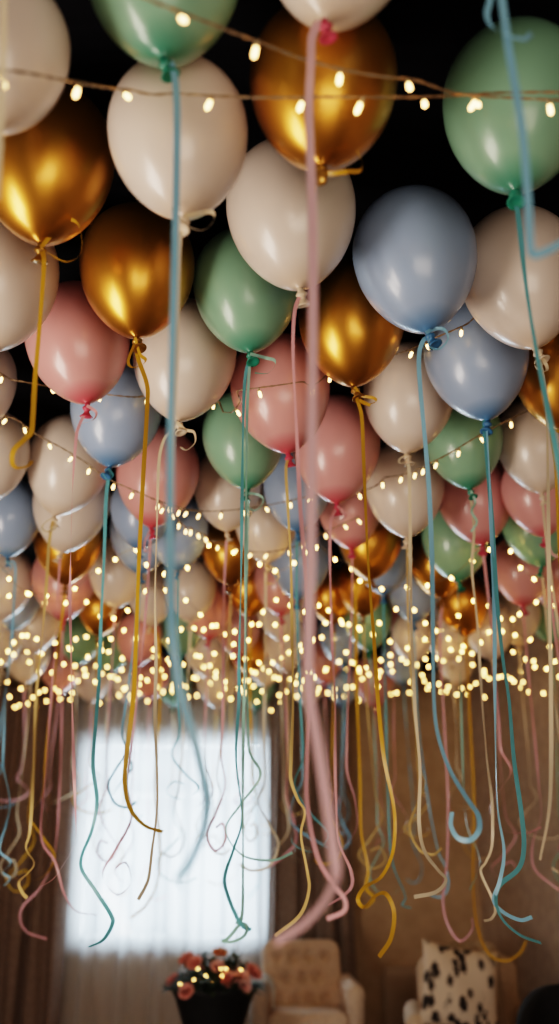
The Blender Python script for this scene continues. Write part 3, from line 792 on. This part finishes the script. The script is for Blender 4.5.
# white throw over the left arm
def drape(bm, x0, y0, w, ztop, r, zin, zout, seed, nf=3, wave=.012):
    rr = random.Random(seed); ph = rr.uniform(0, 6)
    path = [(r+.004, zin), (r+.004, ztop-r)]
    for k in range(9):
        a = PI*k/8; path.append((math.cos(a)*(r+.008), ztop-r+math.sin(a)*(r+.008)))
    path += [(-r-.012, ztop-r-.05), (-r-.02, (ztop+zout)/2), (-r-.03, zout)]
    P = spline([Vector((p[0], 0, p[1])) for p in path], 4)
    def f(u, v):
        i = min(int(v*(len(P)-1)+.5), len(P)-1); p = P[i]
        wv = wave*math.sin(2*PI*nf*u+ph+2*v)*(.4+1.2*v)
        return Vector((x0+p.x-abs(wv)*.9, y0+(u-.5)*w*(1+.10*v), p.z+.012*math.sin(7*u+ph)*(v > .9)))
    grid_surface(bm, 40, len(P), f); return bm
throw_m = ribbon_mat('white_lace_throw', (.95, .96, .97))
b = bmesh.new(); drape(b, 0, 0, .42, .705, .10, .535, .10, 4, 4, .02)
o = obj('throw', b, throw_m, None, True, (CH.x+.01-.308, 7.22, 0)); sm = o.modifiers.new('thick', 'SOLIDIFY'); sm.thickness = .006; sm.offset = 1
tag(o, 'white throw draped over the left arm of the tufted armchair', 'throw')

# chair with the patterned cushion
PC = at(478, 990, 6.5)
make_armchair('beige armchair at the lower right, holding the leaf-patterned cushion', (PC.x-.025, 6.62, 0), -.10, .80, fabric2, .47, .585, .86, 3, 2, .0)
def leaf_pattern():
    m = mat('leaf_print_linen', (.6, .52, .43), .9); nt = m.node_tree; b = nt.nodes['Principled BSDF']
    tc = nt.nodes.new('ShaderNodeTexCoord'); mp = nt.nodes.new('ShaderNodeMapping'); mp.inputs['Scale'].default_value = (19, 19, 12); mp.inputs['Rotation'].default_value = (0, .5, 0)
    nz = nt.nodes.new('ShaderNodeTexNoise'); nz.inputs['Scale'].default_value = 9; va = nt.nodes.new('ShaderNodeMixRGB'); va.blend_type = 'ADD'; va.inputs[0].default_value = .9
    vo = nt.nodes.new('ShaderNodeTexVoronoi'); vo.inputs['Scale'].default_value = 1.0
    r1 = nt.nodes.new('ShaderNodeValToRGB'); e = r1.color_ramp.elements; e[0].position = .40; e[0].color = (0, 0, 0, 1); e[1].position = .46; e[1].color = (1, 1, 1, 1)
    sep = nt.nodes.new('ShaderNodeSeparateColor'); gt = nt.nodes.new('ShaderNodeMath'); gt.operation = 'GREATER_THAN'; gt.inputs[1].default_value = .85
    mxx = nt.nodes.new('ShaderNodeMath'); mxx.operation = 'MAXIMUM'
    mix = nt.nodes.new('ShaderNodeMixRGB'); mix.inputs[1].default_value = (.035, .028, .028, 1); mix.inputs[2].default_value = (.74, .63, .52, 1)
    L = nt.links.new
    L(tc.outputs['Object'], mp.inputs[0]); L(mp.outputs[0], va.inputs[1]); L(mp.outputs[0], nz.inputs['Vector']); L(nz.outputs['Color'], va.inputs[2]); L(va.outputs[0], vo.inputs['Vector'])
    L(vo.outputs['Distance'], r1.inputs[0]); L(vo.outputs['Color'], sep.inputs[0]); L(sep.outputs[0], gt.inputs[0]); L(gt.outputs[0], mxx.inputs[0]); L(r1.outputs[0], mxx.inputs[1])
    L(mxx.outputs[0], mix.inputs[0]); L(mix.outputs[0], b.inputs['Base Color']); return m
def pillow(w, h, th):
    bm = bmesh.new(); n = 33
    def side(s):
        def f(u, v):
            x, z = u*2-1, v*2-1
            pin = 1-.10*(1-abs(x)**2)*abs(z)**3; pin2 = 1-.10*(1-abs(z)**2)*abs(x)**3
            k = max(0, (1-abs(x)**2.6)*(1-abs(z)**2.6))**.55
            return Vector((x*w/2*pin2, s*(th/2*k+.0015)+.006*math.sin(5*x+3*z), z*h/2*pin+h/2))
        return f
    grid_surface(bm, n, n, side(-1)); grid_surface(bm, n, n, side(1))
    bmesh.ops.bridge_loops(bm, edges=[e for e in bm.edges if e.is_boundary]); return bm
PW = .485
o = obj('cushion', pillow(PW, .46, .17), leaf_pattern(), None, True, (at(457, 990, 6.35).x, 6.36, .492)); o.rotation_euler = (-.2, .16, .16)
tag(o, 'cream scatter cushion with black leaf print leaning in the beige armchair', 'cushion')
# throw over the back of that chair
b = bmesh.new(); rr = random.Random(3)
def fthrow(u, v):
    z = .945-.44*max(0, v-.25)/.75 if v > .25 else .925+.02*v/.25
    y = 6.735-.16*max(0, (v-.25)) if v > .25 else 6.86-.125*(v/.25)
    wv = .011*math.sin(2*PI*4.5*u+1)*min(1, v*1.5)
    return Vector((PC.x+.02+(u-.5)*.29*(1+.12*v), y-wv-.05*max(0, v-.25)-.012*math.sin(PI*min(1, v/.5)), z-.018*(2*u-1)**4-.035*max(0, u-.7)**1.2))
grid_surface(b, 50, 24, fthrow)
o = obj('throw', b, noise_col(mat('cream_knit_throw', (.5, .4, .3), .95), (.42, .33, .24), (.52, .42, .32), 90, bump=.4)); sm = o.modifiers.new('thick', 'SOLIDIFY'); sm.thickness = .012
tag(o, 'cream knitted throw hanging over the beige armchair back, right of the cushion', 'throw')

# radiator under the back wall
ra, rb = at(385, 968, 8.3), at(468, 968, 8.3)
radm = mat('dim_painted_radiator', (.48, .37, .28), .5)
t = thing('radiator', 'painted panel radiator on the back wall between the two armchairs', 'radiator', ((ra.x+rb.x)/2, 8.32, .1))
hw = (rb.x-ra.x)/2; hh = ra.z-.1
b = bmesh.new(); box(b, (-hw, -.035, .02), (hw, -.02, hh-.01), .006, 2)
n = 17
for k in range(n):
    x = -hw+.03+(2*hw-.06)*k/(n-1); box(b, (x-.009, -.047, .05), (x+.009, -.03, hh-.04), .005, 2)
obj('front_panel', b, radm, t)
b = bmesh.new(); box(b, (-hw, -.035, hh-.012), (hw, .045, hh), .004, 1)
for k in range(24):
    pass
obj('top_grille', b, radm, t)
for s in (-1, 1):
    b = bmesh.new(); box(b, (s*hw-.006, -.04, .02), (s*hw+.006, .045, hh), .003, 1); obj('side_panel', b, radm, t)
b = bmesh.new(); box(b, (-hw+.02, .01, .03), (hw-.02, .025, hh-.02), .004, 1); obj('rear_panel', b, radm, t)
for s in (-1, 1):
    b = bmesh.new(); box(b, (s*hw*.7-.015, .025, .1), (s*hw*.7+.015, .08, hh-.06)); obj('bracket', b, radm, t)
b = bmesh.new(); tube(b, [Vector((-hw-.03, .0, .06)), Vector((-hw-.03, .0, -.1))], .009, 8); tube(b, [Vector((-hw+.01, 0, .06)), Vector((-hw-.035, 0, .06))], .011, 8); obj('pipe', b, radm, t)
b = bmesh.new(); lathe(b, [(0, 0), (.018, .003), (.018, .04), (.012, .05), (0, .05)], 14); obj('valve', b, trimw, t, loc=(-hw-.03, 0, .06))

# black round-backed chair at the right edge
bc = at(578, 990, 5.3)
t = thing('tub_chair', 'black round-backed chair at the bottom right corner', 'chair', (bc.x, 5.1, 0), None, PI+.2)
b = bmesh.new()
def shell(off):
    def f(u, v):
        a = PI*(-.12+1.24*u); top = .46+.36*max(0, math.sin(a))**.8
        R = .31+off
        return Vector((R*math.cos(a)*(1+.06*v), -R*math.sin(a)*(1+.06*v)+.02, .36+(top-.36)*v))
    return f
grid_surface(b, 50, 14, shell(.025)); grid_surface(b, 50, 14, shell(-.03))
bmesh.ops.bridge_loops(b, edges=[e for e in b.edges if e.is_boundary])
obj('backrest', b, blackm, t)
b = bmesh.new(); lathe(b, [(0, .36), (.26, .36), (.29, .38), (.29, .43), (.26, .46), (0, .47)], 40); obj('seat', b, blackm, t, loc=(0, .02, 0))
for sx in (-1, 1):
    for sy in (-1, 1): obj('leg', taper_leg(.37, .02, .012, (sx*.03, sy*.03)), walnut, t, loc=(sx*.17, .02+sy*.17, 0))

# planter with roses
FY = 6.3
fp = at(214, 990, FY); FX = fp.x; topz = at(214, 986, FY).z
pr = 1.04*(at(255, 990, FY).x-at(173, 990, FY).x)/2
pot_m = noise_col(mat('black_planter_glaze', (.008, .008, .009), .6), (.006, .006, .007), (.012, .012, .013), 12, bump=.05)
t = thing('flower_planter', 'black tapered planter of pink roses in front of the bright window', 'flower pot', (FX, FY, 0))
b = bmesh.new(); lathe(b, [(0, 0), (pr*.62, 0), (pr*.66, .02), (pr*.50, .08), (pr*.36, .2), (pr*.40, .32), (pr*.62, .47), (pr*.9, topz-.06), (pr*.97, topz-.03), (pr, topz-.005), (pr*.985, topz), (pr*.93, topz-.01), (pr*.88, topz-.06), (0, topz-.07)], 44)
obj('pot', b, pot_m, t)
leafm = noise_col(mat('dark_leaves', (.03, .06, .025), .6), (.018, .04, .018), (.06, .10, .04), 20)
rosem = [noise_col(mat('coral_rose_petals', (.6, .2, .18), .6), (.72, .27, .24), (.85, .40, .34), 30), noise_col(mat('dusty_pink_rose_petals', (.6, .25, .25), .6), (.76, .40, .38), (.86, .52, .48), 30), noise_col(mat('orange_rose_petals', (.6, .25, .15), .6), (.70, .30, .16), (.82, .42, .24), 30)]
b = bmesh.new(); rr = random.Random(11)
def leaf(bm, p, d, L, W, up):
    d = d.normalized(); s = d.cross(up).normalized(); n = s.cross(d)
    rows = []
    for k in range(6):
        u = k/5; ww = W*math.sin(PI*min(1, u*.92+.04))**.8*.5
        c = p+d*(L*u)-n*(L*.35*u*u)
        rows.append((bm.verts.new(c-s*ww+n*ww*.3), bm.verts.new(c), bm.verts.new(c+s*ww+n*ww*.3)))
    for a, c in zip(rows, rows[1:]): bm.faces.new((a[0], a[1], c[1], c[0])); bm.faces.new((a[1], a[2], c[2], c[1]))
for k in range(330):
    a = rr.uniform(0, 2*PI); q = rr.random()**.5; R = pr*1.0*q
    p = Vector((R*math.cos(a), R*math.sin(a), topz-.05+.15*(1-q*q)*rr.uniform(.3, 1)+.03))
    d = Vector((math.cos(a)*(.3+q), math.sin(a)*(.3+q), rr.uniform(.1, 1.1)))
    leaf(b, p, d, rr.uniform(.05, .09), rr.uniform(.022, .036), Vector((rr.uniform(-.2, .2), rr.uniform(-.2, .2), 1)))
for (px, py) in [(204, 952), (234, 948), (238, 955), (181, 958), (247, 962), (210, 962), (222, 962), (190, 962)]:
    e = at(px, py, FY)-Vector((FX, FY, 0)); base = Vector((e.x*.4, 0, topz-.06))
    tube(b, spline([base, (base+e)/2+Vector((0, .01, .0)), e], 6), .004, 5)
    for k in range(12):
        f = rr.uniform(.45, 1); leaf(b, base.lerp(e, f), Vector((rr.uniform(-1, 1), rr.uniform(-1, 1), rr.uniform(.2, 1.2))), .05, .022, Vector((0, 0, 1)))
obj('foliage', b, leafm, t)
def rose_mesh(seed, mt):
    r = random.Random(seed); bm = bmesh.new()
    for ring, (n, R, H, op) in enumerate([(3, .010, .030, .05), (4, .018, .033, .25), (5, .027, .032, .55), (6, .036, .027, .95)]):
        for k in range(n):
            a0 = 2*PI*k/n+ring*.7+r.uniform(-.1, .1); wa = 2*PI/n*.72
            def f(u, v, a0=a0, wa=wa, R=R, H=H, op=op):
                a = a0+(u-.5)*2*wa*(1-.25*v); rad = R*(.25+.75*math.sin(min(1, v*1.15)*PI/2))+op*.014*max(0, v-.6)/.4
                return Vector((rad*math.cos(a), rad*math.sin(a), -.018+H*v-op*.010*max(0, v-.7)/.3*(1-(2*u-1)**2*.4)))
            grid_surface(bm, 7, 7, f)
    lathe(bm, [(0, -.03), (.008, -.026), (.012, -.018), (.004, -.012), (0, -.012)], 8)
    me = bm_mesh(bm, 'rose'); me.materials.append(mt); return me
RM = [rose_mesh(k, rosem[k]) for k in range(3)]
for px, py, k, s, dy in [(186, 958, 0, 1.2, -.04), (194, 962, 0, 1.2, -.09), (220, 952, 2, 1.15, .0), (172, 979, 0, 1.05, -.03), (186, 991, 0, 1.15, -.21), (218, 966, 1, 1.1, -.1), (229, 979, 0, 1.25, -.17), (243, 977, 1, 1.25, -.13), (245, 986, 1, 1.0, -.17), (254, 971, 0, 1.4, -.05), (203, 966, 1, .9, .03), (235, 968, 1, .9, .02)]:
    p = at(px, py, FY+dy); o = mesh_obj('rose', RM[k], None, t, p-Vector((FX, FY, 0)))
    q = (p-Vector((FX, FY, topz-.05))); o.rotation_euler = Vector((q.x*.8, q.y-.12, .22)).to_track_quat('Z', 'Y').to_euler(); o.scale = (s*.82,)*3
# micro lights in the flowers
lp = [(180, 983), (194, 979), (198, 968), (206, 975), (213, 983), (221, 968), (226, 968), (222, 975), (241, 969)]
pts = [at(px, py, FY-.17) for px, py in lp]
st = thing('fairy_light_string', 'tiny fairy light string woven through the roses in the black planter', 'fairy lights', pts[0], 'fairy light strings')
b = bmesh.new(); tube(b, [p-pts[0] for p in spline(pts, 6)], .0012, 4); obj('wire', b, wire_m, st)
for p in pts:
    o = mesh_obj('bulb', BULBF, None, st, p-pts[0]); o.scale = (.5,)*3


# ------------------------------------------------------------------ lights
def area(name, loc, rot, sx, sy, power, col):
    l = bpy.data.lights.new(name, 'AREA'); l.shape = 'RECTANGLE'; l.size = sx; l.size_y = sy; l.energy = power; l.color = col
    o = bpy.data.objects.new(name, l); COL.objects.link(o); o.location = loc; o.rotation_euler = rot; return o
area('daylight', ((WX0+WX1)/2, YB+.45, (WZ0+WZ1)/2), (-PI/2, 0, 0), 1.5, 1.6, 50, (.72, .89, 1)).data.spread = 1.75
def look(loc, tgt): return (Vector(tgt)-Vector(loc)).to_track_quat('-Z', 'Y').to_euler()
for k, yy in enumerate((.75, 1.25, 1.75)):
    L = (-2.45, yy, .95); area('side_window_light', L, look(L, (0, 2.6, 2.7)), .28, 1.3, 17, (1, .86, .74))
L = (.6, -1.3, 1.0); area('fill_light', L, look(L, (.3, 3.2, 2.2)), 2.2, 1.2, 24, (1, .84, .70))  # added soft fill from behind the camera, not a fixture of the room
w = bpy.data.worlds.new('world'); SC.world = w; w.use_nodes = True
w.node_tree.nodes['Background'].inputs[0].default_value = (.9, .75, .6, 1); w.node_tree.nodes['Background'].inputs[1].default_value = .03
SC.cycles.max_bounces = 8; SC.cycles.transparent_max_bounces = 12
SC.cycles.sample_clamp_indirect = 4.0
